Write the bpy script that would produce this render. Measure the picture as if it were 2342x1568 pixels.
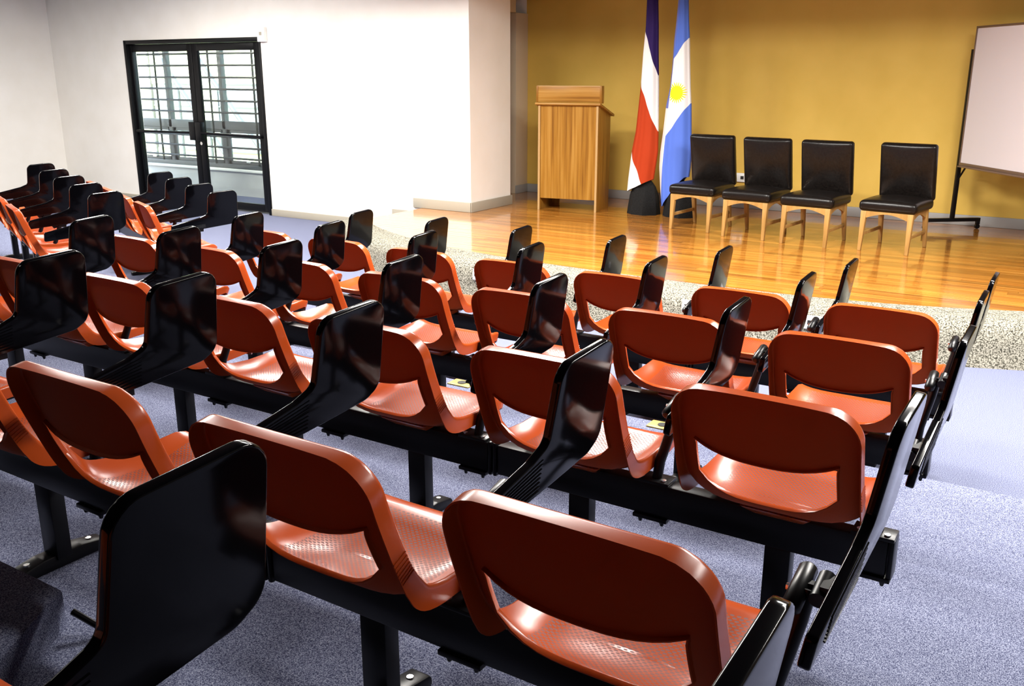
import bpy, bmesh, math, random
from mathutils import Vector, Matrix
random.seed(7)
for o in list(bpy.data.objects): bpy.data.objects.remove(o, do_unlink=True)
SC = bpy.context.scene
COL = SC.collection
R = math.radians

# ------------------------------------------------------------------ camera
cam_d = bpy.data.cameras.new('camera'); cam = bpy.data.objects.new('camera', cam_d); COL.objects.link(cam)
cam.location = (0, 0, 1.77); cam.rotation_euler = (R(90 - 16.2), 0, R(32.5))
cam_d.sensor_width = 36; cam_d.lens = 2128 / 2342 * 36; cam_d.clip_start = .02
SC.camera = cam
# ------------------------------------------------------------------ world, sun, ceiling lights, added fill lights, exposure
W = bpy.data.worlds.new('sky'); SC.world = W; W.use_nodes = True
nt = W.node_tree; bg = nt.nodes['Background']
sky = nt.nodes.new('ShaderNodeTexSky'); sky.sky_type = 'NISHITA'; sky.sun_disc = False
sky.sun_elevation = R(50); sky.sun_rotation = R(200)
nt.links.new(sky.outputs[0], bg.inputs[0]); bg.inputs[1].default_value = 1.3
sd = bpy.data.lights.new('sun', 'SUN'); sd.energy = 26; sd.angle = R(2)
so = bpy.data.objects.new('sun', sd); COL.objects.link(so); so.rotation_euler = (R(38), 0, R(-20)); so.location = (-16, 4, 12)
def area(x, y, z, sx, sy, power, rx=0, ry=0, color=(1, .96, .9), spread=180):
    d = bpy.data.lights.new('ceiling_and_fill_light', 'AREA'); d.shape = 'RECTANGLE'; d.size = sx; d.size_y = sy
    d.energy = power; d.color = color; d.spread = R(spread)
    o = bpy.data.objects.new('ceiling_and_fill_light', d); COL.objects.link(o); o.location = (x, y, z); o.rotation_euler = (R(rx), R(ry), 0)
for (x, y, p) in ((-.2, 5.7, 190), (-3.2, 5.7, 190), (-6.2, 5.9, 210), (-9.2, 6.0, 220), (-12.0, 4.5, 80),
                  (.5, 4.4, 200), (-3.2, 4.4, 180), (-7.0, 4.4, 65), (-4.6, .4, 7), (2.0, 4.5, 110)):  # the last one is a fill added to brighten the right carpet
    area(x, y, 2.985, 1.2, .32, p)
area(-11.0, 9.05, 2.95, 1.2, .3, 55)  # fill added in the corridor to brighten the wall below the window
SC.cycles.max_bounces = 6; SC.cycles.diffuse_bounces = 3; SC.cycles.adaptive_threshold = .045; SC.cycles.glossy_bounces = 3
SC.view_settings.view_transform = 'Standard'; SC.view_settings.look = 'None'
SC.view_settings.gamma = 1; SC.view_settings.use_curve_mapping = False
SC.view_settings.exposure = .25

# ------------------------------------------------------------------ helpers
def V(*a): return Vector(a)
class MB:
    def __init__(s): s.v = []; s.f = []
    def add(s, vs, fs, M=None):
        b = len(s.v)
        s.v += [tuple(M @ Vector(p)) if M else tuple(p) for p in vs]
        s.f += [tuple(b + i for i in q) for q in fs]
        return s
    def box(s, x0, x1, y0, y1, z0, z1, M=None):
        return s.add([(x0, y0, z0), (x1, y0, z0), (x1, y1, z0), (x0, y1, z0), (x0, y0, z1), (x1, y0, z1), (x1, y1, z1), (x0, y1, z1)],
                     [(3, 2, 1, 0), (4, 5, 6, 7), (0, 1, 5, 4), (1, 2, 6, 5), (2, 3, 7, 6), (3, 0, 4, 7)], M)
    def hexa(s, lo, hi, M=None):  # two quads (4 pts each)
        return s.add(list(lo) + list(hi), [(3, 2, 1, 0), (4, 5, 6, 7), (0, 1, 5, 4), (1, 2, 6, 5), (2, 3, 7, 6), (3, 0, 4, 7)], M)
    def tube(s, path, r, n=10, M=None, cap=True):
        path = [Vector(p) for p in path]; rs = r if isinstance(r, (list, tuple)) else [r] * len(path)
        vs = []; fs = []
        up = None
        for i, p in enumerate(path):
            t = (path[min(i + 1, len(path) - 1)] - path[max(i - 1, 0)]).normalized()
            if up is None:
                up = Vector((0, 0, 1)) if abs(t.z) < .9 else Vector((1, 0, 0))
            a = t.cross(up).normalized(); b = a.cross(t).normalized(); up = b
            for k in range(n):
                w = 2 * math.pi * k / n
                vs.append(p + (a * math.cos(w) + b * math.sin(w)) * rs[i])
        for i in range(len(path) - 1):
            for k in range(n):
                k2 = (k + 1) % n
                fs.append((i * n + k, i * n + k2, (i + 1) * n + k2, (i + 1) * n + k))
        if cap:
            fs.append(tuple(range(n - 1, -1, -1))); fs.append(tuple(range((len(path) - 1) * n, len(path) * n)))
        return s.add(vs, fs, M)
    def prism(s, poly, axis, a0, a1, M=None):
        # poly of 2D points; axis 'x': (y,z), 'y': (x,z), 'z': (x,y)
        def P(p, a): return (a, p[0], p[1]) if axis == 'x' else (p[0], a, p[1]) if axis == 'y' else (p[0], p[1], a)
        n = len(poly)
        return s.add([P(p, a0) for p in poly] + [P(p, a1) for p in poly],
                     [tuple(range(n - 1, -1, -1)), tuple(range(n, 2 * n))] + [(i, (i + 1) % n, n + (i + 1) % n, n + i) for i in range(n)], M)
    def build(s, name, mat, parent=None, smooth=False, bevel=0, seg=2, angle=35):
        bm = bmesh.new(); bv = [bm.verts.new(p) for p in s.v]
        for q in s.f:
            try: bm.faces.new([bv[i] for i in q])
            except ValueError: pass
        bmesh.ops.recalc_face_normals(bm, faces=bm.faces)
        if bevel:
            ed = [e for e in bm.edges if len(e.link_faces) == 2 and e.calc_face_angle(0) > R(angle)]
            bmesh.ops.bevel(bm, geom=ed, offset=bevel, segments=seg, profile=.5, affect='EDGES', clamp_overlap=True)
        return finish(bm, name, mat, parent, smooth or bevel > 0)
def finish(bm, name, mat, parent=None, smooth=True):
    me = bpy.data.meshes.new(name); bm.to_mesh(me); bm.free()
    if smooth:
        for p in me.polygons: p.use_smooth = True
        me.set_sharp_from_angle(angle=R(42))
    me.materials.append(mat)
    o = bpy.data.objects.new(name, me); COL.objects.link(o)
    if parent: o.parent = parent
    return o
def empty(name, loc=(0, 0, 0), rz=0):
    o = bpy.data.objects.new(name, None); COL.objects.link(o); o.location = loc; o.rotation_euler = (0, 0, rz); o.empty_display_size = .1
    return o
def tag(o, label=None, cat=None, group=None, kind=None):
    if label: o['label'] = label
    if cat: o['category'] = cat
    if group: o['group'] = group
    if kind: o['kind'] = kind
    return o
def struct(o): o['kind'] = 'structure'; return o
def copy_tree(o, parent=None):
    c = o.copy(); COL.objects.link(c)
    if parent: c.parent = parent
    for ch in list(o.children): copy_tree(ch, c)
    return c
def rounded(poly, rad, n=5):
    out = []; m = len(poly)
    for i, p in enumerate(poly):
        r = rad[i] if isinstance(rad, (list, tuple)) else rad
        p = Vector(p); a = Vector(poly[i - 1]) - p; b = Vector(poly[(i + 1) % m]) - p
        if r <= 0: out.append(tuple(p)); continue
        an = a.normalized(); bn = b.normalized(); half = an.angle(bn) / 2
        d = min(r / math.tan(half), a.length * .49, b.length * .49); r = d * math.tan(half)
        c = p + (an + bn).normalized() * (r / math.sin(half))
        s = p + an * d - c; e = p + bn * d - c
        for k in range(n + 1):
            t = k / n; w = s.lerp(e, t)
            out.append(tuple(c + w.normalized() * r))
    return out

# ------------------------------------------------------------------ materials
def mat(name, col, rough=.5, metal=0, spec=.5, coat=0, coat_rough=.05):
    m = bpy.data.materials.new(name); m.use_nodes = True
    b = m.node_tree.nodes['Principled BSDF']
    b.inputs['Base Color'].default_value = (*col, 1); b.inputs['Roughness'].default_value = rough
    b.inputs['Metallic'].default_value = metal; b.inputs['Specular IOR Level'].default_value = spec
    b.inputs['Coat Weight'].default_value = coat; b.inputs['Coat Roughness'].default_value = coat_rough
    return m
def nodes(m): return m.node_tree.nodes, m.node_tree.links, m.node_tree.nodes['Principled BSDF']
def noise_mat(name, stops, scale, rough=.9, bump=0, detail=3, stretch=(1, 1, 1), spec=.2, coat=0, rand=0, bscale=None, distort=0):
    m = mat(name, stops[0][1], rough, spec=spec, coat=coat)
    N, L, b = nodes(m)
    tc = N.new('ShaderNodeTexCoord'); mp = N.new('ShaderNodeMapping'); mp.inputs['Scale'].default_value = stretch
    L.new(tc.outputs['Object'], mp.inputs['Vector'])
    vec = mp.outputs['Vector']
    if rand:
        oi = N.new('ShaderNodeObjectInfo'); ad = N.new('ShaderNodeVectorMath'); ad.operation = 'MULTIPLY_ADD'
        L.new(oi.outputs['Random'], ad.inputs[0]); ad.inputs[1].default_value = (37, 53, 71); L.new(vec, ad.inputs[2]); vec = ad.outputs[0]
    nz = N.new('ShaderNodeTexNoise'); nz.inputs['Scale'].default_value = scale; nz.inputs['Detail'].default_value = detail
    nz.inputs['Distortion'].default_value = distort
    L.new(vec, nz.inputs['Vector'])
    cr = N.new('ShaderNodeValToRGB')
    e = cr.color_ramp.elements
    e[0].position, e[0].color = stops[0][0], (*stops[0][1], 1); e[1].position, e[1].color = stops[-1][0], (*stops[-1][1], 1)
    for p, c in stops[1:-1]:
        k = e.new(p); k.color = (*c, 1)
    L.new(nz.outputs['Fac'], cr.inputs['Fac'])
    out = cr.outputs['Color']
    if rand:
        hs = N.new('ShaderNodeHueSaturation'); mr = N.new('ShaderNodeMapRange')
        mr.inputs['To Min'].default_value = 1 - rand; mr.inputs['To Max'].default_value = 1 + rand
        L.new(oi.outputs['Random'], mr.inputs['Value']); L.new(mr.outputs[0], hs.inputs['Value']); L.new(out, hs.inputs['Color']); out = hs.outputs[0]
    L.new(out, b.inputs['Base Color'])
    if bump:
        bp = N.new('ShaderNodeBump'); bp.inputs['Strength'].default_value = bump; bp.inputs['Distance'].default_value = .004
        if bscale:
            n2 = N.new('ShaderNodeTexNoise'); n2.inputs['Scale'].default_value = bscale; L.new(vec, n2.inputs['Vector']); L.new(n2.outputs['Fac'], bp.inputs['Height'])
        else: L.new(nz.outputs['Fac'], bp.inputs['Height'])
        L.new(bp.outputs['Normal'], b.inputs['Normal'])
    return m
M = {}
M['carpet'] = noise_mat('blue_grey_carpet', [(.34, (.026, .029, .066)), (.5, (.122, .134, .212)), (.66, (.285, .305, .40))], 330, 1, .6, 2, spec=.05)
M['stage_carpet'] = noise_mat('speckled_beige_carpet', [(.36, (.03, .028, .022)), (.47, (.14, .132, .105)), (.60, (.31, .295, .245))], 120, 1, .5, 3, spec=.05)
M['white'] = noise_mat('cream_white_paint', [(.3, (.80, .765, .71)), (.7, (.84, .81, .765))], 3, .7, .06, 3, bscale=120)
M['ceil'] = mat('darkened_ceiling', (.11, .108, .105), .9)  # ceiling colour darkened so that it bounces little light
M['dim'] = mat('darkened_unseen_wall', (.04, .03, .024), .6)  # unseen right and rear walls, coloured dark to cut bounced light
M['yellow'] = noise_mat('ochre_yellow_paint', [(.3, (.61, .395, .075)), (.7, (.67, .44, .095))], 2.2, .62, .12, 3, bscale=180)
M['base'] = mat('cream_baseboard', (.33, .30, .24), .45)
M['base_grey'] = mat('grey_baseboard', (.30, .29, .28), .45)
M['board'] = noise_mat('orange_floor_board', [(.25, (.22, .068, .008)), (.5, (.40, .155, .022)), (.75, (.53, .245, .048))], 3, .17, .03, 5, stretch=(.35, 9, 9), spec=.5, coat=.55, rand=.28)
N_, L_, b_ = nodes(M['board']); b_.inputs['Coat Roughness'].default_value = .07
M['gap'] = mat('dark_joint', (.05, .02, .006), .8)
M['lectern'] = noise_mat('honey_wood', [(.3, (.17, .068, .008)), (.5, (.29, .135, .018)), (.7, (.37, .195, .04))], 2.5, .38, .03, 5, stretch=(14, 14, .45), distort=.1)
M['lectern_h'] = noise_mat('honey_wood_across', [(.3, (.20, .085, .012)), (.5, (.32, .155, .027)), (.7, (.40, .22, .055))], 2.5, .38, .03, 5, stretch=(.45, 14, 14), distort=.1)
M['lectern_edge'] = mat('pale_wood_edge', (.40, .25, .10), .5)
M['oak'] = noise_mat('light_oak', [(.3, (.29, .155, .042)), (.7, (.40, .23, .075))], 6, .42, .02, 4, stretch=(5, 5, .6), rand=.06)
M['leather'] = noise_mat('black_brown_leather', [(.3, (.004, .003, .0028)), (.7, (.009, .007, .006))], 60, .30, .12, 3, spec=.24)
M['black'] = mat('gloss_black_plastic', (.0015, .0015, .0022), .11, spec=.17)
M['steel'] = mat('black_steel', (.0035, .0035, .0045), .33, spec=.26)
M['frame'] = mat('black_door_frame', (.0022, .0022, .003), .4, spec=.2)
M['chrome'] = mat('bolt_metal', (.7, .7, .7), .25, 1)
M['brass'] = mat('brass_plate', (.62, .45, .12), .35, .3)
M['plate'] = mat('white_plastic', (.8, .8, .78), .35)
M['dark'] = mat('dark_mark', (.02, .02, .02), .5)
M['wb'] = mat('whiteboard_surface', (.66, .60, .63), .35)
M['wb_frame'] = mat('brown_aluminium_frame', (.14, .085, .06), .4)
M['cloth_black'] = noise_mat('black_cloth', [(.3, (.006, .006, .006)), (.7, (.012, .012, .012))], 80, .95, .2)
M['greywin'] = mat('grey_window_metal', (.10, .105, .115), .5)
M['bar'] = mat('dark_grille_bar', (.012, .014, .012), .5)
M['outside_wall'] = mat('pale_outside_wall', (.80, .82, .50), .8)
M['outside_pane'] = mat('outside_window_pane', (.33, .36, .40), .2)
M['grass'] = noise_mat('grass', [(.3, (.10, .20, .03)), (.7, (.22, .34, .07))], 20, 1)
M['corr'] = noise_mat('corridor_paint', [(.3, (.60, .59, .58)), (.7, (.66, .65, .64))], 5, .8, .06, 3, bscale=150)
def glass():
    m = bpy.data.materials.new('clear_glass'); m.use_nodes = True; N = m.node_tree.nodes; L = m.node_tree.links; N.clear()
    o = N.new('ShaderNodeOutputMaterial'); mx = N.new('ShaderNodeMixShader'); t = N.new('ShaderNodeBsdfTransparent'); g = N.new('ShaderNodeBsdfGlossy')
    f = N.new('ShaderNodeLayerWeight'); f.inputs[0].default_value = .25; t.inputs[0].default_value = (.93, .96, .95, 1); g.inputs['Roughness'].default_value = .02
    pw_ = N.new('ShaderNodeMath'); pw_.operation = 'POWER'; L.new(f.outputs['Facing'], pw_.inputs[0]); pw_.inputs[1].default_value = 4
    ml = N.new('ShaderNodeMath'); ml.operation = 'MULTIPLY_ADD'; L.new(pw_.outputs[0], ml.inputs[0]); ml.inputs[1].default_value = .4; ml.inputs[2].default_value = .04
    L.new(ml.outputs[0], mx.inputs[0]); L.new(t.outputs[0], mx.inputs[1]); L.new(g.outputs[0], mx.inputs[2]); L.new(mx.outputs[0], o.inputs[0])
    return m
M['glass'] = glass()
def seat_plastic():
    m = mat('orange_plastic', (.405, .060, .0098), .30, spec=.36)
    N, L, b = nodes(m)
    tc = N.new('ShaderNodeTexCoord'); sx = N.new('ShaderNodeSeparateXYZ'); L.new(tc.outputs['Object'], sx.inputs[0])
    def mth(op, a, b2=None, c=None):
        n = N.new('ShaderNodeMath'); n.operation = op
        for i, q in enumerate((a, b2, c)):
            if q is None: continue
            if isinstance(q, (int, float)): n.inputs[i].default_value = q
            else: L.new(q, n.inputs[i])
        return n.outputs[0]
    X, Y, Z = sx.outputs
    px, py = .0135, .0125
    def dots(ox, oy):
        a = mth('SUBTRACT', mth('FRACT', mth('ADD', mth('DIVIDE', X, px), 50.5 + ox)), .5)
        c = mth('SUBTRACT', mth('FRACT', mth('ADD', mth('DIVIDE', Y, py), 50.5 + oy)), .5)
        return mth('ADD', mth('MULTIPLY', mth('MULTIPLY', a, a), .55), mth('MULTIPLY', mth('MULTIPLY', c, c), 1.6))
    d = mth('MINIMUM', dots(0, 0), dots(.5, .5))
    dot = mth('LESS_THAN', d, .062)
    # only on the seat pan
    my = mth('MULTIPLY', mth('GREATER_THAN', Y, -.155), mth('LESS_THAN', Y, .165))
    mx_ = mth('LESS_THAN', mth('ABSOLUTE', X), .175)
    mz = mth('LESS_THAN', Z, .462)
    geo = N.new('ShaderNodeNewGeometry'); sn = N.new('ShaderNodeSeparateXYZ'); L.new(geo.outputs['True Normal'], sn.inputs[0])
    msk = mth('MULTIPLY', mth('MULTIPLY', mth('MULTIPLY', my, mx_), mz), mth('GREATER_THAN', sn.outputs[2], .55))
    dot = mth('MULTIPLY', dot, msk)
    mixc = N.new('ShaderNodeMix'); mixc.data_type = 'RGBA'; mixc.inputs[6].default_value = (.405, .060, .0098, 1); mixc.inputs[7].default_value = (.15, .018, .005, 1)
    L.new(dot, mixc.inputs[0]); L.new(mixc.outputs[2], b.inputs['Base Color'])
    bp = N.new('ShaderNodeBump'); bp.invert = True; bp.inputs['Strength'].default_value = .5; bp.inputs['Distance'].default_value = .0015
    L.new(dot, bp.inputs['Height'])
    nz = N.new('ShaderNodeTexNoise'); nz.inputs['Scale'].default_value = 900
    b2 = N.new('ShaderNodeBump'); b2.inputs['Strength'].default_value = .06; b2.inputs['Distance'].default_value = .001
    L.new(tc.outputs['Object'], nz.inputs['Vector']); L.new(nz.outputs[0], b2.inputs['Height']); L.new(bp.outputs[0], b2.inputs['Normal'])
    L.new(b2.outputs[0], b.inputs['Normal'])
    mr = N.new('ShaderNodeMath'); mr.operation = 'MULTIPLY_ADD'; L.new(dot, mr.inputs[0]); mr.inputs[1].default_value = .3; mr.inputs[2].default_value = .24
    # the moulded rear of the shell is matt
    s3 = N.new('ShaderNodeSeparateXYZ'); L.new(tc.outputs['Normal'], s3.inputs[0])
    rear = mth('MULTIPLY', mth('LESS_THAN', s3.outputs[1], -.45), mth('GREATER_THAN', Z, .43))
    L.new(mth('MULTIPLY_ADD', rear, .36, mr.outputs[0]), b.inputs['Roughness'])
    L.new(mth('MULTIPLY_ADD', rear, -.28, .36), b.inputs['Specular IOR Level'])
    return m
M['orange'] = seat_plastic()

# ------------------------------------------------------------------ the room
T = [0, .113, .225, .338, .45]          # floor level of the tiers, front to back
XL, XR = -13.4, 3.2
WY = 8.45                                # plane of the white door wall
YB = 10.42                               # back wall of the stage
CZ = 3.02
struct(MB().box(XL - .2, XR, 3.9, 10.6, -.3, 0).build('floor', M['carpet']))
def tier(name, poly, z): return struct(MB().prism(poly, 'z', -.05, z).build(name, M['carpet'], bevel=.012, seg=2, angle=60))
tier('floor_tier', [(-6.2, 3.0), (XR, 3.0), (XR, 4.03), (-6.2, 4.03)], T[1])
tier('floor_tier', [(XL, 1.5), (XR, 1.5), (XR, 3.02), (XL, 3.02)], T[2])
tier('floor_tier', [(XL, -3.2), (XR, -3.2), (XR, 2.0), (XL, 2.0)], T[3])
tier('floor_tier', [(XL, 1.21), (-2.195, 1.21), (-1.95, .83), (-1.95, .62), (XR, .62), (XR, -6.2), (XL, -6.2)], T[4])
WR = R(-22.5)                            # heading of the left wing block
wf = V(-math.sin(WR), math.cos(WR)); wr = V(math.cos(WR), math.sin(WR))
wing_o = V(-6.9, 4.48) - wf * .65 - wr * .335     # back-top point of the middle chair of the rear wing row
pa = wing_o + wf * .86
pl = [pa - wr * 7.5, pa + wr * 1.9, pa + wr * 1.9 - wf * 1.6, pa - wr * 7.5 - wf * 3.4]
tier('floor_tier', [(max(p[0], XL), p[1]) for p in pl], T[1] - .002)

# walls
def wallbox(name, m, *a): return struct(MB().box(*a).build(name, m))
DX0, DX1, DZ = -11.70, -9.04, 2.19
w = MB().box(XL - .2, DX0, WY, WY + .18, -.1, CZ).box(DX1, -5.92, WY, WY + .18, -.1, CZ).box(DX0, DX1, WY, WY + .18, DZ, CZ)
w.box(-6.1, -5.92, WY + .18, 9.256, 0, CZ)
struct(w.build('wall_front', M['white']))
wallbox('wall_left', M['white'], XL - .2, XL, -6.2, WY, -.1, CZ)
wallbox('wall_right', M['dim'], XR, XR + .2, -6.2, 10.8, -.1, CZ)
wallbox('wall_rear', M['dim'], XL - .2, XR + .2, -6.4, -6.2, -.1, CZ)
wallbox('wall_stage', M['yellow'], -6.42, XR, YB, YB + .2, 0, CZ)
struct(MB().box(-7.4, -6.42, YB, YB + .2, 0, CZ).box(-7.6, -7.4, WY + .18, YB + .2, 0, CZ).build('wall_backstage', M['white']))
struct(MB().box(XL - .2, XR + .2, -6.4, YB + .3, CZ, CZ + .15).build('ceiling', M['ceil']))
struct(MB().box(-6.6, XR, 6.45, 6.62, 2.86, CZ).build('ceiling_soffit', M['ceil']))
# door casing at the side of the stage
c = MB().box(-6.56, -6.40, 10.14, YB, .28, 2.47).box(-6.56, -6.40, 9.0, 10.14, 2.47, CZ)
struct(c.build('trim_1', mat('beige_casing', (.62, .50, .36), .6), bevel=.006))
# baseboards
struct(MB().box(DX1, -7.04, WY - .018, WY, 0, .087).build('baseboard_front', M['base'], bevel=.004))
struct(MB().box(-7.04, -6.72, WY - .018, WY, 0, .238).build('trim_2', M['base'], bevel=.004))
struct(MB().box(-6.72, -5.902, WY - .02, WY, .28, .39).box(-5.92, -5.90, WY - .02, 9.275, .28, .39).build('baseboard_pillar', M['base'], bevel=.006))
struct(MB().box(-6.40, XR, YB - .02, YB, .28, .385).box(-6.40, -6.385, 10.12, YB - .02, .28, .385).build('baseboard_stage', M['base_grey'], bevel=.005))
struct(MB().box(XL, DX0 - .02, WY - .018, WY, 0, .087).box(XL, XL + .018, -3, WY - .018, 0, .087).build('baseboard_left', M['base'], bevel=.004))

# ------------------------------------------------------------------ stage
SZ = .28
EDGE = [(-6.60, 7.50), (-6.42, 7.30), (-6.0, 7.01), (-5.5, 6.77), (-4.95, 6.58), (-4.4, 6.465), (-3.8, 6.39), (-3.1, 6.35), (-2.4, 6.335), (-1.75, 6.355),
        (-1.2, 6.43), (-.75, 6.55), (-.34, 6.70), (.3, 6.98), (1.0, 7.36), (1.7, 7.85), (2.4, 8.5), (2.9, 9.2), (3.1, 10.0)]
def smooth_line(p, n=4):
    out = []
    for i in range(len(p) - 1):
        a = Vector(p[max(i - 1, 0)]); b = Vector(p[i]); c = Vector(p[i + 1]); d = Vector(p[min(i + 2, len(p) - 1)])
        for k in range(n):
            t = k / n
            out.append(.5 * ((2 * b) + (c - a) * t + (2 * a - 5 * b + 4 * c - d) * t * t + (3 * b - a - 3 * c + d) * t ** 3))
    out.append(Vector(p[-1])); return out
EL = smooth_line(EDGE)
stage = struct(MB().prism([tuple(p) for p in EL] + [(3.1, YB), (-6.60, YB)], 'z', 0, SZ - .012).build('stage_floor', M['gap']))
imin = min(range(len(EL)), key=lambda i: EL[i].y)
def xat(y, br):
    for a, b in zip(br[:-1], br[1:]):
        lo, hi = sorted((a, b), key=lambda p: p.y)
        if lo.y <= y <= hi.y:
            return lo.x + (hi.x - lo.x) * (y - lo.y) / max(hi.y - lo.y, 1e-6)
    return None
LB, RB = EL[:imin + 1], EL[imin:]
ROWS = 47; y0 = EL[imin].y + .004; pw = (YB - .02 - y0) / ROWS
for r in range(ROWS):
    a, b = y0 + r * pw + .0012, y0 + (r + 1) * pw - .0012
    def lx(y): q = xat(y, LB); return -6.6 if q is None else q
    def rx(y): q = xat(y, RB); return 3.08 if q is None else q
    xs = [None]; x = lx(b) - random.uniform(.0, 1.6)
    cuts = []
    x += random.uniform(1.2, 2.4)
    while x < rx(a) - .35:
        if x > lx(a) + .35: cuts.append(x)
        x += random.uniform(1.5, 2.6)
    e = [None] + cuts + [None]
    for i in range(len(e) - 1):
        A = [lx(a), a] if e[i] is None else [e[i] + .001, a]; D = [lx(b), b] if e[i] is None else [e[i] + .001, b]
        Bq = [rx(a), a] if e[i + 1] is None else [e[i + 1] - .001, a]; Cq = [rx(b), b] if e[i + 1] is None else [e[i + 1] - .001, b]
        q = [A, Bq, Cq, D]
        cx = sum(p[0] for p in q) / 4; cy = sum(p[1] for p in q) / 4
        o = MB().hexa([(p[0] - cx, p[1] - cy, -.011) for p in q], [(p[0] - cx, p[1] - cy, random.uniform(-.0004, .0004)) for p in q]).build('floor_board', M['board'], stage)
        o.location = (cx, cy, SZ)
# carpeted edge of the stage
prof = [(-.02, SZ - .01), (-.015, SZ + .006), (.0, SZ + .008), (.10, SZ + .007), (.20, SZ + .002), (.265, SZ - .012), (.305, SZ - .045), (.325, SZ - .09), (.34, .12), (.355, .04), (.375, .0), (.375, -.02)]
vs = []; fs = []
for i, p in enumerate(EL):
    t = (EL[min(i + 1, len(EL) - 1)] - EL[max(i - 1, 0)]).normalized(); n = V(t.y, -t.x)
    for d, z in prof: vs.append((p.x + n.x * d, p.y + n.y * d, z))
k = len(prof)
for i in range(len(EL) - 1):
    for j in range(k - 1): fs.append((i * k + j, (i + 1) * k + j, (i + 1) * k + j + 1, i * k + j + 1))
struct(MB().add(vs, fs).build('stage_riser', M['stage_carpet'], smooth=True))
# socket plates on the riser
for (x, y, lab) in ((-1.50, 6.045, 'white socket plate on the stage riser beyond the first and second front row seats'),
                    (-2.35, 6.02, 'white socket plate on the stage riser beyond the second and third front row seats'),
                    (-4.20, 6.10, 'white socket plate on the stage riser beyond the fourth and fifth front row seats')):
    e = empty('socket_plate', (x, y, .195))
    d = -.2 if x > -2 else (.0 if x > -3 else .18)
    e.rotation_euler = (R(-4), 0, -d * .6)
    MB().box(-.06, .06, -.016, 0, -.045, .045).build('plate', M['plate'], e, bevel=.004)
    for s in (-.028, .028): MB().box(s - .012, s + .012, -.018, -.014, -.014, .014).build('socket', M['dark'], e)
    tag(e, lab, 'socket', 'socket plates on the stage riser')
for (x, y, z, lab) in ((-2.86, 3.975, T[1], 'brass floor socket on the carpet step behind the fourth front row seat'),
                       (-2.19, 2.968, T[2], 'brass floor socket on the carpet step behind the third seat of the second row'),
                       (-1.66, 3.975, T[1], 'brass floor socket on the carpet step behind the second front row seat')):
    e = empty('floor_socket', (x, y, z))
    MB().box(-.07, .07, -.045, .045, 0, .008).build('plate', M['brass'], e, bevel=.003)
    MB().tube([(0, 0, .008), (0, 0, .011)], .026, 14).build('socket', M['dark'], e)
    tag(e, lab, 'floor socket', 'brass floor sockets')

# ------------------------------------------------------------------ double glass door and the window beyond
d1 = empty('door_1', ((DX0 + DX1) / 2, WY, 0)); struct(d1)
hw = (DX1 - DX0) / 2
MB().box(-hw, -hw + .05, -.015, .14, 0, DZ).box(hw - .05, hw, -.015, .14, 0, DZ).box(-hw + .05, hw - .05, -.015, .14, DZ - .05, DZ).build('door_frame', M['frame'], d1, bevel=.004)
MB().box(-hw + .05, hw - .05, 0, .12, 0, .015).build('threshold', M['chrome'], d1)
for s in (-1, 1):
    a, b = (-hw + .053, -.004) if s < 0 else (.004, hw - .053)
    o1 = .035 if s < 0 else .095; o2 = .095 if s < 0 else .125
    lf = MB().box(a, a + o1, .04, .085, .02, DZ - .053).box(b - o2, b, .04, .085, .02, DZ - .053).box(a + o1, b - o2, .04, .085, .02, .12).box(a + o1, b - o2, .04, .085, DZ - .15, DZ - .053)
    leaf = lf.build('door_leaf', M['frame'], d1, bevel=.003)
    MB().box(a + o1 - .005, b - o2 + .005, .058, .066, .115, DZ - .145).build('glass_pane', M['glass'], leaf)
    inner = -.06 if s < 0 else .06
    MB().box(inner - .055, inner + .055, -.03, .045, .90, 1.14).build('push_bar_housing', M['frame'], leaf, bevel=.006)
    far = a + .04 if s < 0 else b - .04
    MB().tube([(inner, -.012, 1.0), (far, -.012, .985), (far, .045, .985)], .018, 8).build('push_bar', M['frame'], leaf, smooth=True)
    if s > 0: MB().tube([(.05, .04, .86), (.05, .02, .86)], .022, 12).build('lock_cylinder', M['chrome'], leaf, smooth=True)
# corridor wall with the window
CY = 9.6
cw = MB().box(-17, -7.62, CY, CY + .2, -.4, .36).box(-17, -14.2, CY, CY + .2, .36, 3).box(-9.3, -7.62, CY, CY + .2, .36, 3).box(-14.2, -9.3, CY, CY + .2, 2.55, 3)
struct(cw.build('wall_corridor', M['corr']))
struct(MB().box(-17, -7.62, WY + .19, CY + .2, -.5, -.12).build('floor_corridor', M['corr']))
struct(MB().box(-17, -7.62, WY + .19, CY + .2, 3, 3.1).build('ceiling_corridor', M['ceil']))
win = struct(empty('window_1', (-11.75, CY, .36)))
MB().box(-2.45, 2.45, -.05, .12, 0, .035).build('window_sill', M['plate'], win, bevel=.004)
fr = MB().box(-2.45, 2.45, .02, .10, .035, .10).box(-2.45, 2.45, .02, .10, .60, .72).box(-2.45, 2.45, .02, .10, 2.12, 2.19)
MX = [-2.45, -1.56, -.65, .56, 1.5, 2.38]
for x in MX: fr.box(x - .035, x + .035, .02, .10, .10, 2.12)
fr.build('window_frame', M['greywin'], win, bevel=.003)
for i in range(5):
    for (z0, z1) in ((.10, .60), (.72, 2.12)):
        MB().box(MX[i] + .035, MX[i + 1] - .035, .055, .059, z0, z1).build('pane', M['glass'], win)
    c = MB(); u, v = MX[i] + .035, MX[i + 1] - .035
    c.box(u, u + .06, .045, .07, .10, .60).box(v - .06, v, .045, .07, .10, .60).box(u, v, .045, .07, .10, .15).box(u, v, .045, .07, .55, .60)
    sash = c.build('sash', M['greywin'], win, bevel=.002)
    MB().box((u + v) / 2 - .04, (u + v) / 2 + .04, .02, .045, .13, .15).build('latch', M['chrome'], sash)
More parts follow.
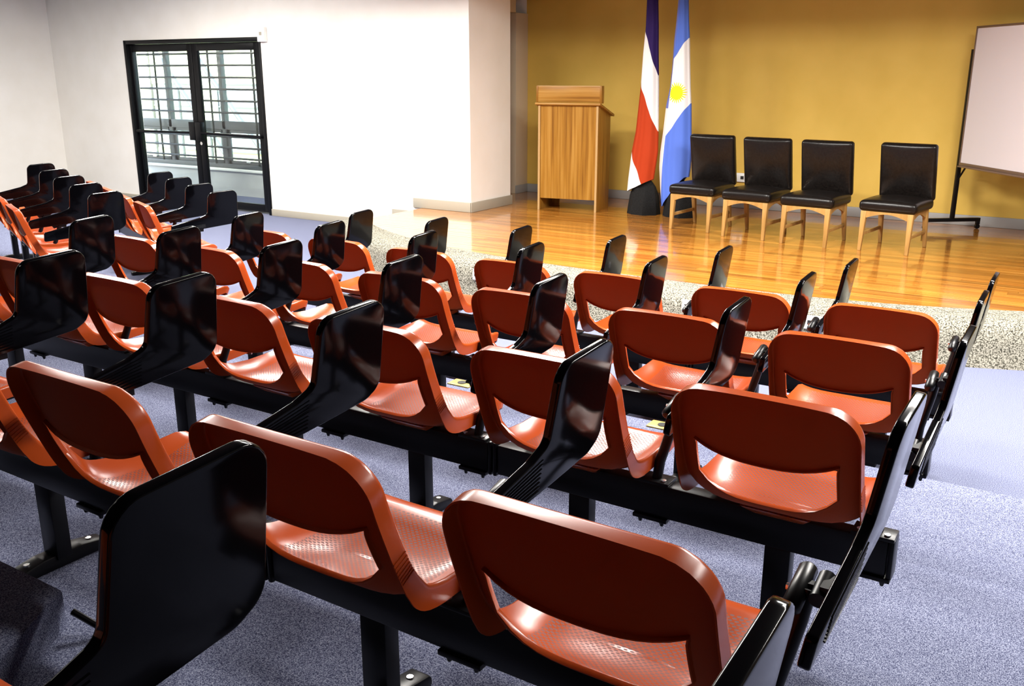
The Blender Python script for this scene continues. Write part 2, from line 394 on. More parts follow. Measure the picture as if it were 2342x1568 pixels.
gr = empty('window_grille', (-11.75, CY - .02, .36))
for z in (.19, .345, .50, .845, 1.01, 1.175, 1.34, 1.51, 1.675, 1.83):
    MB().tube([(-2.4, 0, z), (2.4, 0, z)], .017, 6).build('grille_bar', M['bar'], gr)
for x in (-1.75, -.83, .38, 1.3, 2.1):
    MB().tube([(x, .0, .1), (x, .0, 2.1)], .016, 6).build('grille_bar', M['bar'], gr)
tag(gr, 'dark security grille of thin horizontal bars across the window beyond the glass doors', 'grille')
# outside: ground and the pale building across the yard
struct(MB().box(-60, 10, CY + .25, 60, -1.2, -1.0).build('ground', M['grass']))
bl = empty('building', (-18, 16, -1.0))
MB().box(-9, 7, 0, 4, 0, 6.5).build('wall', M['outside_wall'], bl)
for i in range(6):
    for z in (.9, 3.6):
        x = -8 + i * 2.45
        wd = MB().box(x, x + 1.7, -.06, .0, z, z + 1.6).build('window', M['outside_pane'], bl)
        g = MB()
        for q in range(0, 8, 7): g.box(x + q * .243 - .012, x + q * .243 + .012, -.09, -.05, z, z + 1.6)
        for q in range(4): g.box(x, x + 1.7, -.09, -.05, z + q * .533 - .015, z + q * .533 + .015)
        g.build('window_bars', M['greywin'], wd)
tag(bl, 'pale building with barred windows seen through the glass doors', 'building')
st = empty('outdoor_stair_rail', (-15.2, 13.4, -1.0))
for dx in (0, 1.2):
    MB().tube([(-3 + dx, 0, 3.9), (.1 + dx, 0, .6)], .05, 8).build('rail', M['greywin'], st)
for q in range(4): MB().tube([(-2.6 + q * .9, 0, 0), (-2.6 + q * .9, 0, 3.45 - q * .96)], .03, 6).build('rail_post', M['greywin'], st)
tag(st, 'slanting grey stair rail in the yard outside the corridor window', 'railing')
# small box over the door corner
e = empty('wall_box', (-8.98, WY, 2.215))
MB().box(-.062, .062, -.05, 0, -.085, .085).build('housing', M['plate'], e, bevel=.006)
MB().box(-.02, .02, -.053, -.049, -.01, .03).build('sensor_window', M['base'], e)
tag(e, 'small white sensor box on the wall at the upper corner of the doors', 'wall box')
# power outlet on the back wall
e = empty('power_outlet', (-3.57, YB, .625))
MB().box(-.09, .09, -.03, 0, -.05, .05).build('plate', M['plate'], e, bevel=.005)
for s in (-.045, .045): MB().box(s - .018, s + .018, -.033, -.028, -.018, .018).build('socket', M['dark'], e)
tag(e, 'white power outlet on the yellow wall between two leather chairs', 'power outlet')

# ------------------------------------------------------------------ auditorium chair
BY = .28   # beam axis, measured forward from the top rear edge of the back
Sc = [(.036, .782), (.054, .71), (.083, .628), (.116, .548), (.145, .500), (.178, .470), (.26, .457), (.37, .460), (.455, .463), (.503, .440)]
Cc = [(.020, .788), (.028, .70), (.050, .598), (.085, .52), (.112, .466), (.16, .424), (.26, .405), (.37, .415), (.46, .440), (.510, .424)]
def crv(P, s):
    i = min(int(s), len(P) - 2); t = s - i
    a = Vector(P[max(i - 1, 0)]) if i > 0 else 2 * Vector(P[0]) - Vector(P[1]); b = Vector(P[i]); c = Vector(P[i + 1])
    d = Vector(P[i + 2]) if i + 2 < len(P) else 2 * Vector(P[-1]) - Vector(P[-2])
    return .5 * ((2 * b) + (c - a) * t + (2 * a - 5 * b + 4 * c - d) * t * t + (3 * b - a - 3 * c + d) * t ** 3)
SA = [0]
for i in range(900): SA.append(SA[-1] + (crv(Sc, (i + 1) / 100) - crv(Sc, i / 100)).length)
def arc(s): return SA[min(int(s * 100), 900)]
def halfw(s):
    w = .2295 + .003 * min(s / 4, 1)
    r = .070; d = arc(s)
    if d < r: w += -r + math.sqrt(max(r * r - (r - d) ** 2, 0))
    r = .055; d = SA[-1] - arc(s)
    if d < r: w += -r + math.sqrt(max(r * r - (r - d) ** 2, 0))
    if s > 5: w -= .008 * (s - 5) / 4
    return w
def sxs(x, s):
    b = min(abs(x) / .2325, 1) ** (2.4 + s * .45)
    q = crv(Cc, s).lerp(crv(Sc, s), b)
    return Vector((x, q.x - BY, q.y))
def spt(u, s): return sxs(u * halfw(s), s)
def snrm(u, s):
    s = min(max(s, .06), 8.94); b = min(abs(u * halfw(s)) / .2325, 1) ** (2.4 + s * .45)
    t = (crv(Cc, s + .05).lerp(crv(Sc, s + .05), b) - crv(Cc, s - .05).lerp(crv(Sc, s - .05), b)).normalized()
    return Vector((0, -t.y, t.x))
HU = .79
US = [-1, -.965, -.91, -.85, -HU] + [-HU + 2 * HU * i / 14 for i in range(1, 14)] + [HU, .85, .91, .965, 1]
def make_shell():
    bm = bmesh.new()
    rows = []
    for t in (0, .012, .045, .1, .18, .29, .42, .58, .76, .95, 1.15, 1.4, 1.7, 2.0): rows.append(('p', t))
    for t in (.12, .26, .42, .58, .74, .88, 1.0): rows.append(('h', t))
    for t in (.06, .12, .17, .205, .235, .26, .285, .31, .34, .38, .43, .55, .68, .8, .88, .94, .975, 1.0): rows.append(('s', t))
    def srim(u): return 4.0 - 1.0 * min(abs(u) / HU, 1) ** 3.2
    def sval(u, r):
        k, t = r
        sp = 2.0 - .22 * min(abs(u) / HU, 1) ** 2 if abs(u) <= HU else 1.78
        if k == 'p': return t * sp / 2
        if k == 'h': return sp + (srim(u) - sp) * t
        return srim(u) + (9 - srim(u)) * t
    G = []; NRM = {}
    for r in rows:
        line = []
        for u in US:
            inside = r[0] == 'h' and r[1] < 1 and abs(u) < HU - 1e-6
            if inside: line.append(None); continue
            vv = bm.verts.new(spt(u, sval(u, r))); NRM[vv] = snrm(u, sval(u, r)); line.append(vv)
        G.append(line)
    for i in range(len(rows) - 1):
        for j in range(len(US) - 1):
            if rows[i + 1][0] == 'h' and abs((US[j] + US[j + 1]) / 2) < HU: continue
            q = [G[i][j], G[i + 1][j], G[i + 1][j + 1], G[i][j + 1]]
            if None in q: continue
            bm.faces.new(q)
    bm.normal_update()
    ref = [f for f in bm.faces if f.calc_center_median().y > .05 and abs(f.calc_center_median().x) < .05]
    if ref[0].normal.z < 0:
        for f in bm.faces: f.normal_flip()
        bm.normal_update()
    nr, nc = len(rows), len(US)
    loop = [(G[0][j], .040) for j in range(nc)]
    def dep(i):
        s = sval(1, rows[i])
        return .042 + .011 * math.exp(-((s - 4.6) / 1.3) ** 2)
    loop += [(G[i][-1], dep(i)) for i in range(1, nr)]
    loop += [(G[-1][j], .042) for j in range(nc - 2, -1, -1)]
    loop += [(G[i][0], dep(i)) for i in range(nr - 2, 0, -1)]
    def flange(loop, steps, closed=True):
        n = len(loop); P = [v.co.copy() for v, _ in loop]; Nn = [NRM[v].copy() for v, _ in loop]
        Tn = []
        for i in range(n):
            e = (P[(i + 1) % n] - P[i - 1]).normalized()
            Tn.append(e.cross(Nn[i]).normalized())
        prev = [v for v, _ in loop]
        for (ot, on) in steps:
            cur = [bm.verts.new(P[i] + Tn[i] * ot - Nn[i] * (on if on < .02 else loop[i][1])) for i in range(n)]
            for i in range(n):
                k2 = (i + 1) % n
                bm.faces.new([prev[i], prev[k2], cur[k2], cur[i]])
            prev = cur
    t0 = (loop[nc + 3][0].co); # on the right side: outward must be +x
    e = (loop[nc + 4][0].co - loop[nc + 2][0].co).normalized(); sg = 1 if e.cross(NRM[loop[nc + 3][0]]).x > 0 else -1
    flange(loop, [(sg * .004, .0012), (sg * .007, .005), (sg * .008, .011), (sg * .008, .5)])
    # hole rim
    hi = [i for i in range(nr) if rows[i][0] == 'h']; ip = hi[0] - 1; ir = hi[-1]
    j0 = US.index(-HU); j1 = US.index(HU)
    hl = [(G[ip][j], 0) for j in range(j0, j1 + 1)] + [(G[i][j1], 0) for i in range(ip + 1, ir + 1)] + [(G[ir][j], 0) for j in range(j1 - 1, j0 - 1, -1)] + [(G[i][j0], 0) for i in range(ir - 1, ip, -1)]
    flange(hl, [(-sg * .002, .002), (-sg * .003, .012)])
    bmesh.ops.recalc_face_normals(bm, faces=bm.faces)
    ref = [f for f in bm.faces if f.calc_center_median().y > .05 and abs(f.calc_center_median().x) < .05 and f.calc_center_median().z < .45]
    if sum(f.normal.z for f in ref) < 0:
        for f in bm.faces: f.normal_flip()
    bmesh.ops.solidify(bm, geom=list(bm.faces), thickness=.0035)
    # grip ribs on both flanges
    def bx(pts):
        v = [bm.verts.new(p) for p in pts]
        for q in ((3, 2, 1, 0), (4, 5, 6, 7), (0, 1, 5, 4), (1, 2, 6, 5), (2, 3, 7, 6), (3, 0, 4, 7)): bm.faces.new([v[i] for i in q])
    for sd_ in (-1, 1):
        for k in range(7):
            s = 2.55 + k * .115
            p = crv(Sc, s); tg = (crv(Sc, s + .02) - crv(Sc, s - .02)).normalized(); n2 = V(-tg.y, tg.x)
            if n2.x < 0: n2 = -n2
            x = halfw(s) + .0075
            a = p - n2 * .006; b = p - n2 * .043
            lo, hi_ = [], []
            for (pp, dx) in ((a, 0), (b, 0), (b, .0022), (a, .0022)):
                lo.append((sd_ * (x + dx), pp.x - tg.x * .0012 - BY, pp.y - tg.y * .0012)); hi_.append((sd_ * (x + dx), pp.x + tg.x * .0012 - BY, pp.y + tg.y * .0012))
            bx(lo + hi_)
    return finish(bm, 'seat_shell', M['orange'], None, True)
def make_chair(toff=.335):
    root = empty('auditorium_chair')
    sh = make_shell(); sh.parent = root
    MB().hexa([(-.07, -.05, .368), (.07, -.05, .368), (.07, .05, .368), (-.07, .05, .368)], [(-.10, -.10, .405), (.10, -.10, .405), (.10, .08, .405), (-.10, .08, .405)]).build('seat_mount', M['orange'], root, bevel=.008)
    # writing tablet, folded upright beside the seat
    P = [(.128, .580), (.133, .640), (.355, .688), (.412, .712), (.424, .880), (.648, .893), (.654, .648), (.605, .620), (.40, .600)]
    o = rounded(P, [.012, .012, .03, .03, .045, .045, .045, .06, .05], 6)
    Tm = Matrix.Translation((toff, -.12, .60)) @ Matrix.Rotation(R(8.5), 4, 'Y') @ Matrix.Translation((0, .12, -.60))
    tb = MB().prism([(p[0] - BY, p[1]) for p in o], 'x', -.010, .010, Tm).build('writing_tablet', M['black'], root, bevel=.0042, seg=3)
    rb = MB()
    for k in range(8):
        f = k / 7
        a = V(.20 - BY, .598 + f * .047); b = V(.392 - BY, .613 + f * .072)
        rb.hexa([(.0098, a.x, a.y - .0018), (.0098, b.x, b.y - .0018), (.0098, b.x, b.y + .0018), (.0098, a.x, a.y + .0018)],
                [(.0125, a.x, a.y - .0008), (.0125, b.x, b.y - .0008), (.0125, b.x, b.y + .0008), (.0125, a.x, a.y + .0008)], Tm)
    rb.build('grip_ribs', M['black'], tb)
    hg = MB().tube([(toff - .070, .015, .575), (toff - .070, .020, .578), (toff - .070, .115, .602), (toff - .070, .122, .604)], [.012, .0175, .0175, .012], 12)
    hg.tube([(toff - .034, .045, .588), (toff - .034, .105, .603)], .016, 12).box(toff - .034, toff - .008, .05, .10, .575, .612).box(toff - .07, toff - .034, .068, .082, .585, .602)
    h = hg.build('tablet_hinge', M['steel'], root, smooth=True)
    MB().tube([(toff - .092, .065, .588), (toff - .088, .065, .588)], .006, 8).build('bolt', M['chrome'], h)
    MB().tube([(toff - .085, .0, .372), (toff - .082, .012, .43), (toff - .062, .05, .54), (toff - .055, .066, .595)], .0155, 10).build('tablet_post', M['steel'], root, smooth=True)
    br = MB().box(toff - .145, toff - .035, -.034, .034, .3705, .381).build('mounting_bracket', M['steel'], root, bevel=.002)
    cl = MB().box(toff - .145, toff - .035, -.034, .034, .252, .2645).build('clamp_plate', M['steel'], root, bevel=.002)
    for dx in (-.125, -.055):
        MB().tube([(toff + dx, -.018, .381), (toff + dx, -.018, .386)], .0085, 8).build('bolt', M['chrome'], br)
        MB().tube([(toff + dx, -.018, .236), (toff + dx, -.018, .254)], [.005, .010], 6).build('bolt', M['steel'], cl)
    return root
proto = make_chair(); proto_w = make_chair(.300)
used = {id(proto): False, id(proto_w): False}
def place(pr, x, y, z, rz, label, group):
    o = pr if not used[id(pr)] else copy_tree(pr)
    used[id(pr)] = True
    c, s = math.cos(rz), math.sin(rz)
    o.location = (x - s * BY, y + c * BY, z); o.rotation_euler = (0, 0, rz)
    tag(o, label, 'chair', group); return o
# rows, counted from the stage; (x of aisle chair, y of the back, turn in degrees)
ROWD = [(-.753, 4.147, -.16, 7, 'front row'), (-.697, 3.151, .27, 7, 'second row from the stage'), (-.631, 2.118, .07, 7, 'third row from the stage'),
        (-.609, 1.103, -.37, 5, 'fourth row from the stage'), (-.562, .104, 0, 2, 'fifth row nearest the viewer')]
ORD = ['at the aisle end', 'second from the aisle', 'third from the aisle', 'fourth from the aisle', 'fifth from the aisle', 'sixth from the aisle', 'seventh, farthest from the aisle']
SP = .631
def beam(x0, x1, posts, loc, rz, label):
    c, s = math.cos(rz), math.sin(rz)
    e = empty('seat_beam', loc, rz)
    MB().box(x0, x1, -.027, .027, .2655, .3695).build('crossbar', M['steel'], e, bevel=.004)
    for x in (x0, x1):
        MB().box(x - .007 + (.010 if x == x1 else -.010), x + .007 + (.010 if x == x1 else -.010), -.031, .031, .258, .376).build('end_cap', M['steel'], e, bevel=.005)
    for px in posts:
        l = MB().box(px - .037, px + .037, -.024, .024, .03, .266).build('leg', M['steel'], e, bevel=.004)
        f = MB(); 
        f.prism(rounded([(-.15, 0), (.15, 0), (.15, .03), (.06, .046), (-.06, .046), (-.15, .03)], [0, 0, .02, .01, .01, .02], 4), 'x', px - .03, px + .03)
        ft = f.build('foot', M['steel'], l, bevel=.006)
        for yy in (-.10, .10): MB().tube([(px, yy, .034), (px, yy, .043)], .009, 8).build('bolt', M['chrome'], ft)
    return tag(e, label, 'seat beam', 'black seat beams')
for ri, (ax, ay, a, n, rn) in enumerate(ROWD):
    rz = R(a); c, s = math.cos(rz), math.sin(rz)
    for i in range(n):
        off = SP * i + (.018 if i > 1 else 0)
        if ri == 4 and i == 1: off = .665
        if n == 2: w_ = ('chair at the aisle end of the nearest row, mostly cut off', 'chair beside the big tablet in the lower left foreground')[i]; lab = 'orange plastic ' + w_
        elif n == 5 and i == 4: lab = 'orange plastic tablet-arm chair, fifth from the aisle, in the fourth row from the stage'
        else: lab = 'orange plastic tablet-arm chair, %s, in the %s' % (ORD[i], rn)
        place(proto, ax - off * c, ay - off * s, T[ri], rz, lab, 'orange tablet-arm chairs in the main block')
    bx_, by_ = ax - s * BY, ay + c * BY
    g = .018
    if n == 2: beam(-.96, .30, [0, -.665], (bx_, by_, T[ri]), rz, 'black seat beam of the nearest row at the lower edge')
    else:
        beam(-SP - .305, .285, [0, -SP], (bx_, by_, T[ri]), rz, 'short black seat beam by the aisle under the %s' % rn)
        beam(-SP * (n - 1) - g - .305, -SP * 2 - g + .305, [-SP * k - g for k in range(2, n)], (bx_, by_, T[ri]), rz, 'long black seat beam under the left part of the %s' % rn)
wl = ['nearest the main block', 'second from the main block', 'third from the main block', 'fourth from the main block', 'fifth from the main block']
def wing(B, spacing, n, z, rn):
    o = B - wf * .65 - wr * .300
    for i in range(n):
        p = o - wr * spacing * i
        place(proto_w, p.x, p.y, z, WR, 'orange tablet-arm chair in the left wing %s, %s' % (rn, wl[i]), 'orange tablet-arm chairs in the left wing')
    q = o + wf * BY
    beam(-spacing * (n - 1) - .28, .27, [-spacing * k for k in range(n)], (q.x, q.y, z), WR, 'black seat beam under the left wing %s' % rn)
wing(V(-5.82, 5.06), .585, 4, 0, 'front row')
wing(V(-5.70, 3.97), .625, 5, T[1] - .002, 'rear row')

# ------------------------------------------------------------------ leather chairs on the stage
def make_leather():
    r = empty('leather_chair')
    # front is -y, origin under the middle of the seat
    st_ = MB()
    def cushion(name, w, d, h, crown, Mx, parent, bev):
        n = 8; vs = []; fs = []
        for zz in (0, 1):
            for i in range(n + 1):
                for j in range(n + 1):
                    u, v = i / n * 2 - 1, j / n * 2 - 1
                    k = (1 - u * u) * (1 - v * v)
                    vs.append((u * w / 2, v * d / 2, h + crown * k if zz else 0))
        m = (n + 1) ** 2
        for i in range(n):
            for j in range(n):
                a = i * (n + 1) + j
                fs.append((m + a, m + a + n + 1, m + a + n + 2, m + a + 1)); fs.append((a, a + 1, a + n + 2, a + n + 1))
        for i in range(n):
            a = i; fs.append((a, m + a, m + a + 1, a + 1)); a = n * (n + 1) + i; fs.append((a, a + 1, m + a + 1, m + a))
            a = i * (n + 1); fs.append((a, a + n + 1, m + a + n + 1, m + a)); a = i * (n + 1) + n; fs.append((a, m + a, m + a + n + 1, a + n + 1))
        return MB().add(vs, fs, Mx).build(name, M['leather'], parent, bevel=bev, seg=4, angle=50)
    cushion('seat', .485, .50, .092, .034, Matrix.Translation((0, 0, .345)), r, .034)
    cushion('backrest', .475, .50, .075, .032, Matrix.Translation((0, .215, .655)) @ Matrix.Rotation(R(12), 4, 'X') @ Matrix.Rotation(R(90), 4, 'X') @ Matrix.Translation((0, 0, -.04)), r, .028)
    for s in (-1, 1):
        MB().hexa([(s * .200 - .014, -.250, 0), (s * .200 + .014, -.250, 0), (s * .200 + .014, -.222, 0), (s * .200 - .014, -.222, 0)],
                  [(s * .196 - .024, -.235, .345), (s * .196 + .024, -.235, .345), (s * .196 + .024, -.19, .345), (s * .196 - .024, -.19, .345)]).build('leg', M['oak'], r, bevel=.004)
        MB().hexa([(s * .195 - .014, .265, 0), (s * .195 + .014, .265, 0), (s * .195 + .014, .293, 0), (s * .195 - .014, .293, 0)],
                  [(s * .19 - .022, .175, .345), (s * .19 + .022, .175, .345), (s * .19 + .022, .225, .345), (s * .19 - .022, .225, .345)]).build('leg', M['oak'], r, bevel=.004)
        MB().hexa([(s * .195 - .009, -.225, .13), (s * .195 + .009, -.225, .13), (s * .195 + .009, .24, .13), (s * .195 - .009, .24, .13)],
                  [(s * .195 - .009, -.225, .16), (s * .195 + .009, -.225, .16), (s * .195 + .009, .235, .16), (s * .195 - .009, .235, .16)]).build('stretcher', M['oak'], r, bevel=.003)
        pr = [(-.195, .345), (-.195, .27)] + [(-.195 + .37 * k / 10, .27 + .05 * math.sin(math.pi * k / 10)) for k in range(1, 10)] + [(.175, .27), (.175, .345)]
        MB().prism(pr, 'x', s * .196 - .01, s * .196 + .01).build('side_apron', M['oak'], r)
    pr = [(-.175, .345), (-.175, .285)] + [(-.175 + .35 * k / 12, .285 + .042 * math.sin(math.pi * k / 12)) for k in range(1, 12)] + [(.175, .285), (.175, .345)]
    MB().prism(pr, 'y', -.232, -.21).build('front_apron', M['oak'], r)
    return r
lp = make_leather()
LL = ['black leather chair with oak legs on stage, beside the light blue flag', 'black leather chair with oak legs on stage, second from the flags',
      'black leather chair with oak legs on stage, third from the flags', 'black leather chair with oak legs on stage, set apart nearest the whiteboard']
for i, (fl, fr_) in enumerate((((-3.605, 8.602), (-3.218, 8.568)), ((-3.011, 8.462), (-2.631, 8.421)), ((-2.436, 8.382), (-2.046, 8.344)), ((-1.751, 8.407), (-1.372, 8.36)))):
    o = lp if i == 0 else copy_tree(lp)
    a = math.atan2(fr_[1] - fl[1], fr_[0] - fl[0]); m = V((fl[0] + fr_[0]) / 2, (fl[1] + fr_[1]) / 2)
    o.location = (m.x - math.sin(a) * .236, m.y + math.cos(a) * .236, SZ); o.rotation_euler = (0, 0, a)
    tag(o, LL[i], 'chair', 'leather chairs on the stage')

# ------------------------------------------------------------------ lectern
le = empty('lectern', (-5.095, 9.135, SZ), R(10))
w2 = .335; dp = .46
for s in (-1, 1): 
    sp_ = MB().prism([(0, 0), (dp, 0), (dp, 1.04), (0, 1.145)], 'x', s * w2 - .011, s * w2 + .011).build('side_panel', M['lectern'], le, bevel=.002)
    MB().box(s * w2 - .0115, s * w2 + .0115, -.004, .001, 0, 1.14).build('edge_strip', M['lectern_edge'], sp_)
MB().box(-w2 + .011, w2 - .011, .012, .03, .13, 1.14).build('front_panel', M['lectern'], le)
MB().box(-w2 + .011, w2 - .011, .05, dp - .01, .13, .15).build('shelf', M['lectern'], le)
MB().box(-w2 + .012, -w2 + .10, .40, .43, 0, .13).build('rear_foot', M['lectern'], le)
tp = Matrix.Translation((0, -.035, 1.165)) @ Matrix.Rotation(R(-14), 4, 'X')
MB().box(-w2 - .04, w2 + .04, 0, .56, -.012, .012, tp).build('reading_top', M['lectern_h'], le, bevel=.003)
bxp = MB().box(-w2 - .022, w2 + .035, -.01, .012, 1.178, 1.345).build('upstand_panel', M['lectern_h'], le, bevel=.002)
for s in (-1, 1):
    x = -w2 - .022 if s < 0 else w2 + .035
    MB().box(x - .011, x + .011, -.014, .075, 1.17, 1.352).build('upstand_side', M['lectern'], le, bevel=.002)
MB().box(-w2 - .022, w2 + .035, -.012, .03, 1.345, 1.353).build('upstand_edge', M['lectern_edge'], le)
tag(le, 'honey coloured wooden lectern on the left of the stage', 'lectern')

# ------------------------------------------------------------------ flags
def band_mat(name, lines, cols, side=None, sun=None):
    # colours change across slanted lines z = a + k*x in the flag's own coordinates, listed from the top
    m = mat(name, cols[0], .75, spec=.2); N, L, b = nodes(m)
    tc = N.new('ShaderNodeTexCoord'); sx = N.new('ShaderNodeSeparateXYZ'); L.new(tc.outputs['Object'], sx.inputs[0])
    def mth(op, a, b2=None, c=None):
        n = N.new('ShaderNodeMath'); n.operation = op
        for i, q in enumerate((a, b2, c)):
            if q is None: continue
            if isinstance(q, (int, float)): n.inputs[i].default_value = q
            else: L.new(q, n.inputs[i])
        return n.outputs[0]
    X, Y, Z = sx.outputs
    def mix(f, A, B):
        n = N.new('ShaderNodeMix'); n.data_type = 'RGBA'; L.new(f, n.inputs[0])
        for q, i in ((A, 6), (B, 7)):
            if isinstance(q, tuple): n.inputs[i].default_value = (*q, 1)
            else: L.new(q, n.inputs[i])
        return n.outputs[2]
    cur = cols[0]
    for (a, k), c in zip(lines, cols[1:]):
        f = mth('LESS_THAN', Z, mth('MULTIPLY_ADD', X, k, a))
        cur = mix(f, cur, c)
    if sun:
        dx = mth('SUBTRACT', X, sun[0]); dz = mth('SUBTRACT', Z, sun[1])
        rr = mth('SQRT', mth('ADD', mth('MULTIPLY', dx, dx), mth('MULTIPLY', dz, dz)))
        an = mth('ARCTAN2', dz, dx)
        ray = mth('MULTIPLY_ADD', mth('SINE', mth('MULTIPLY', an, 24)), .020, sun[2])
        front = mth('LESS_THAN', Y, 0.02)
        cur = mix(mth('MULTIPLY', mth('LESS_THAN', rr, ray), front), cur, (.85, .72, .015))
    if side:   # the far fold shows another stripe of the cloth
        k, a, c1, c2, zz = side
        f = mth('LESS_THAN', X, mth('MULTIPLY_ADD', Z, k, a))
        cur = mix(f, cur, mix(mth('LESS_THAN', Z, zz), c1, c2))
    L.new(cur, b.inputs['Base Color'])
    wv = N.new('ShaderNodeTexNoise'); wv.inputs['Scale'].default_value = 260; L.new(tc.outputs['Object'], wv.inputs['Vector'])
    bp = N.new('ShaderNodeBump'); bp.inputs['Strength'].default_value = .08; bp.inputs['Distance'].default_value = .002; L.new(wv.outputs[0], bp.inputs['Height']); L.new(bp.outputs[0], b.inputs['Normal'])
    return m
def interp(tab, z, k):
    tab = sorted(tab)
    if z <= tab[0][0]: return tab[0][k]
    for a, b in zip(tab[:-1], tab[1:]):
        if a[0] <= z <= b[0]: return a[k] + (b[k] - a[k]) * (z - a[0]) / (b[0] - a[0])
    return tab[-1][k]
def make_flag(name, loc, tab, bottom, fm, label, tip, px):
    r = empty(name, loc)
    x0, y0_, z0 = loc
    # pole and draped foot
    MB().tube([(0, 0, .02), (px, 0, tip)], .014, 10).build('pole', M['chrome'], r, smooth=True)
    MB().tube([(px, 0, tip), (px, 0, tip + .03), (px, 0, tip + .07), (px, 0, tip + .12)], [.012, .03, .026, .003], 10).build('finial', M['brass'], r, smooth=True)
    n = 24; vs = []; fs = []
    lv = [(0, 1), (.05, .97), (.2, .86), (.30, .72), (.36, .45), (.39, .1)]
    for q, (z, f) in enumerate(lv):
        for k in range(n):
            w = 2 * math.pi * k / n
            rad = .175 * f * (1 + .07 * math.sin(7 * w + name.__len__()) + .05 * math.sin(4 * w))
            vs.append((math.cos(w) * rad, math.sin(w) * rad * (.8 if z < .25 else .42), z))
    for q in range(len(lv) - 1):
        for k in range(n): fs.append((q * n + k, q * n + (k + 1) % n, (q + 1) * n + (k + 1) % n, (q + 1) * n + k))
    fs.append(tuple((len(lv) - 1) * n + k for k in range(n)))
    MB().add(vs, fs).build('draped_foot', M['cloth_black'], r, smooth=True)
    # the cloth, hanging in folds round the pole; bottom(u) gives the height of its lower hem
    nz, nu = 60, 64; vs = []; fs = []
    for j in range(nz + 1):
        for k in range(nu):
            w = 2 * math.pi * k / nu
            cx = math.cos(w)
            u = (cx + 1) / 2
            zb = bottom(u)
            z = zb + (tip - .03 - zb) * (j / nz)
            l, rr_ = interp(tab, z + z0, 1) - x0, interp(tab, z + z0, 2) - x0
            hw_ = (rr_ - l) / 2; mid = (l + rr_) / 2
            dep = (.035 + .28 * hw_) * (1 + .16 * math.sin(5 * w + .8) + .07 * math.sin(9 * w + 2 + z))
            vs.append((mid + hw_ * cx, math.sin(w) * dep - .02, z))
    for j in range(nz):
        for k in range(nu): fs.append((j * nu + k, j * nu + (k + 1) % nu, (j + 1) * nu + (k + 1) % nu, (j + 1) * nu + k))
    fs.append(tuple(nz * nu + k for k in range(nu)))
    MB().add(vs, fs).build('cloth', fm, r, smooth=True)
    return tag(r, label, 'flag', 'flags on stands on the stage')
WHT = (.76, .755, .76); NAVY = (.022, .009, .085); RED = (.37, .035, .005); LBL = (.085, .165, .60); GB = (.13, .16, .45)
f1 = [(2.9, -4.30, -4.20), (2.488, -4.315, -4.197), (2.232, -4.318, -4.18), (1.971, -4.337, -4.168), (1.618, -4.352, -4.147), (1.164, -4.39, -4.131), (.954, -4.428, -4.126), (.657, -4.459, -4.163), (.518, -4.469, -4.17)]
L1 = (-4.275, 9.40, SZ)
def ln(p, q, o): # line through two (x,z) world points in flag coordinates
    k = (q[1] - p[1]) / (q[0] - p[0]); return (p[1] - o[2] - k * (p[0] - o[0]), k)
m1 = band_mat('flag_blue_white_red', [ln((-4.318, 2.223), (-4.158, 1.751), L1), ln((-4.356, 1.698), (-4.142, 1.194), L1), ln((-4.428, .954), (-4.285, .639), L1)], [NAVY, WHT, RED, WHT])
make_flag('flag', L1, f1, lambda u: .515 - SZ + .15 * u, m1, 'navy, white and red flag draped on its stand beside the lectern', 2.46, .022)
f2 = [(2.9, -3.96, -3.88), (2.475, -3.976, -3.872), (2.266, -3.989, -3.856), (2.096, -4.004, -3.837), (1.838, -4.01, -3.818), (1.62, -4.024, -3.801), (1.443, -4.059, -3.782), (1.174, -4.081, -3.767), (.945, -4.105, -3.754), (.793, -4.108, -3.756), (.576, -4.087, -3.78), (.38, -4.063, -3.80)]
L2 = (-3.86, 9.42, SZ)
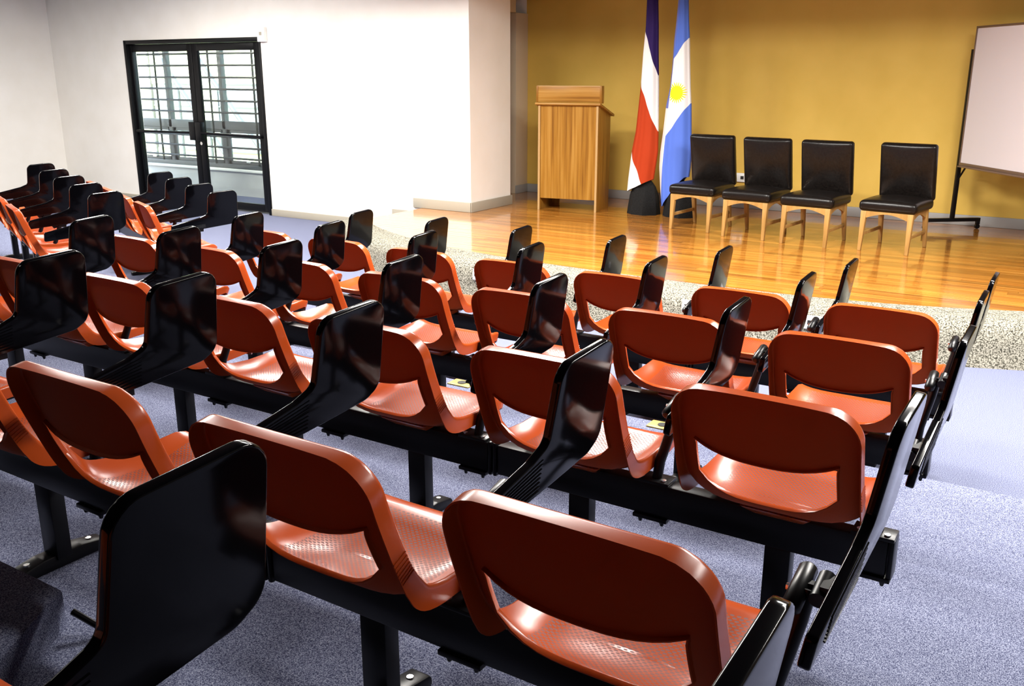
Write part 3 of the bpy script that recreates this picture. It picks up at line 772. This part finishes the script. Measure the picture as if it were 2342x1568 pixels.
m2 = band_mat('flag_light_blue_white_sun', [ln((-3.847, 2.098), (-4.011, 1.856), L2), ln((-3.787, 1.461), (-4.038, 1.107), L2)], [LBL, WHT, LBL],
              side=(.06, -.215, GB, (.70, .66, .64), 1.13), sun=(-3.925 - L2[0], 1.568 - L2[2], .088))
make_flag('flag', L2, f2, lambda u: .38 - SZ + (.40 * max(u - .08, 0) if u < .9 else .328), m2, 'light blue and white flag with yellow sun, draped beside the leather chairs', 2.46, -.064)

# ------------------------------------------------------------------ whiteboard on a wheeled stand
wb = empty('whiteboard', (-1.25, 10.06, SZ), R(-52))
bw = 2.4
MB().box(.02, bw, -.012, .012, .655, 1.885).build('board', M['wb'], wb)
MB().box(.0, bw + .02, -.018, .018, .625, .655).box(.0, bw + .02, -.018, .018, 1.885, 1.905).box(.0, .02, -.018, .018, .655, 1.885).box(bw, bw + .02, -.018, .018, .655, 1.885).build('board_frame', M['wb_frame'], wb, bevel=.003)
MB().box(.05, bw - .05, -.06, -.018, .615, .628).build('pen_tray', M['wb_frame'], wb, bevel=.003)
for x in (-.02, bw + .04):
    p = MB().box(x - .018, x + .018, -.018, .018, .10, 1.70).build('post', M['steel'], wb, bevel=.003)
    MB().box(x - .018, x + .018, -.29, .29, .075, .11).box(x - .016, x + .016, -.29, -.255, .045, .08).box(x - .016, x + .016, .255, .29, .045, .08).build('foot_bar', M['steel'], p, bevel=.003)
    for y in (-.272, .272): MB().tube([(x - .011, y, .0245), (x + .011, y, .0245)], .024, 14).build('castor', M['steel'], p, smooth=True)
    sx_ = 1 if x < 0 else -1
    MB().tube([(x, 0, .47), (x + sx_ * .13, 0, .63)], .009, 8).build('brace', M['steel'], wb)
tag(wb, 'whiteboard on a black wheeled stand at the right of the stage', 'whiteboard')

# ------------------------------------------------------------------ cable on the carpet
cb = MB().tube([(-2.15, 1.205, T[3] + .06), (-2.06, 1.24, T[3] + .012), (-1.97, 1.34, T[3] + .009), (-1.90, 1.47, T[3] + .009), (-1.88, 1.6, T[3] + .009)], .009, 8).build('cable', M['steel'], None, smooth=True)
tag(cb, 'black cable running from the carpeted step onto the carpet', 'cable')
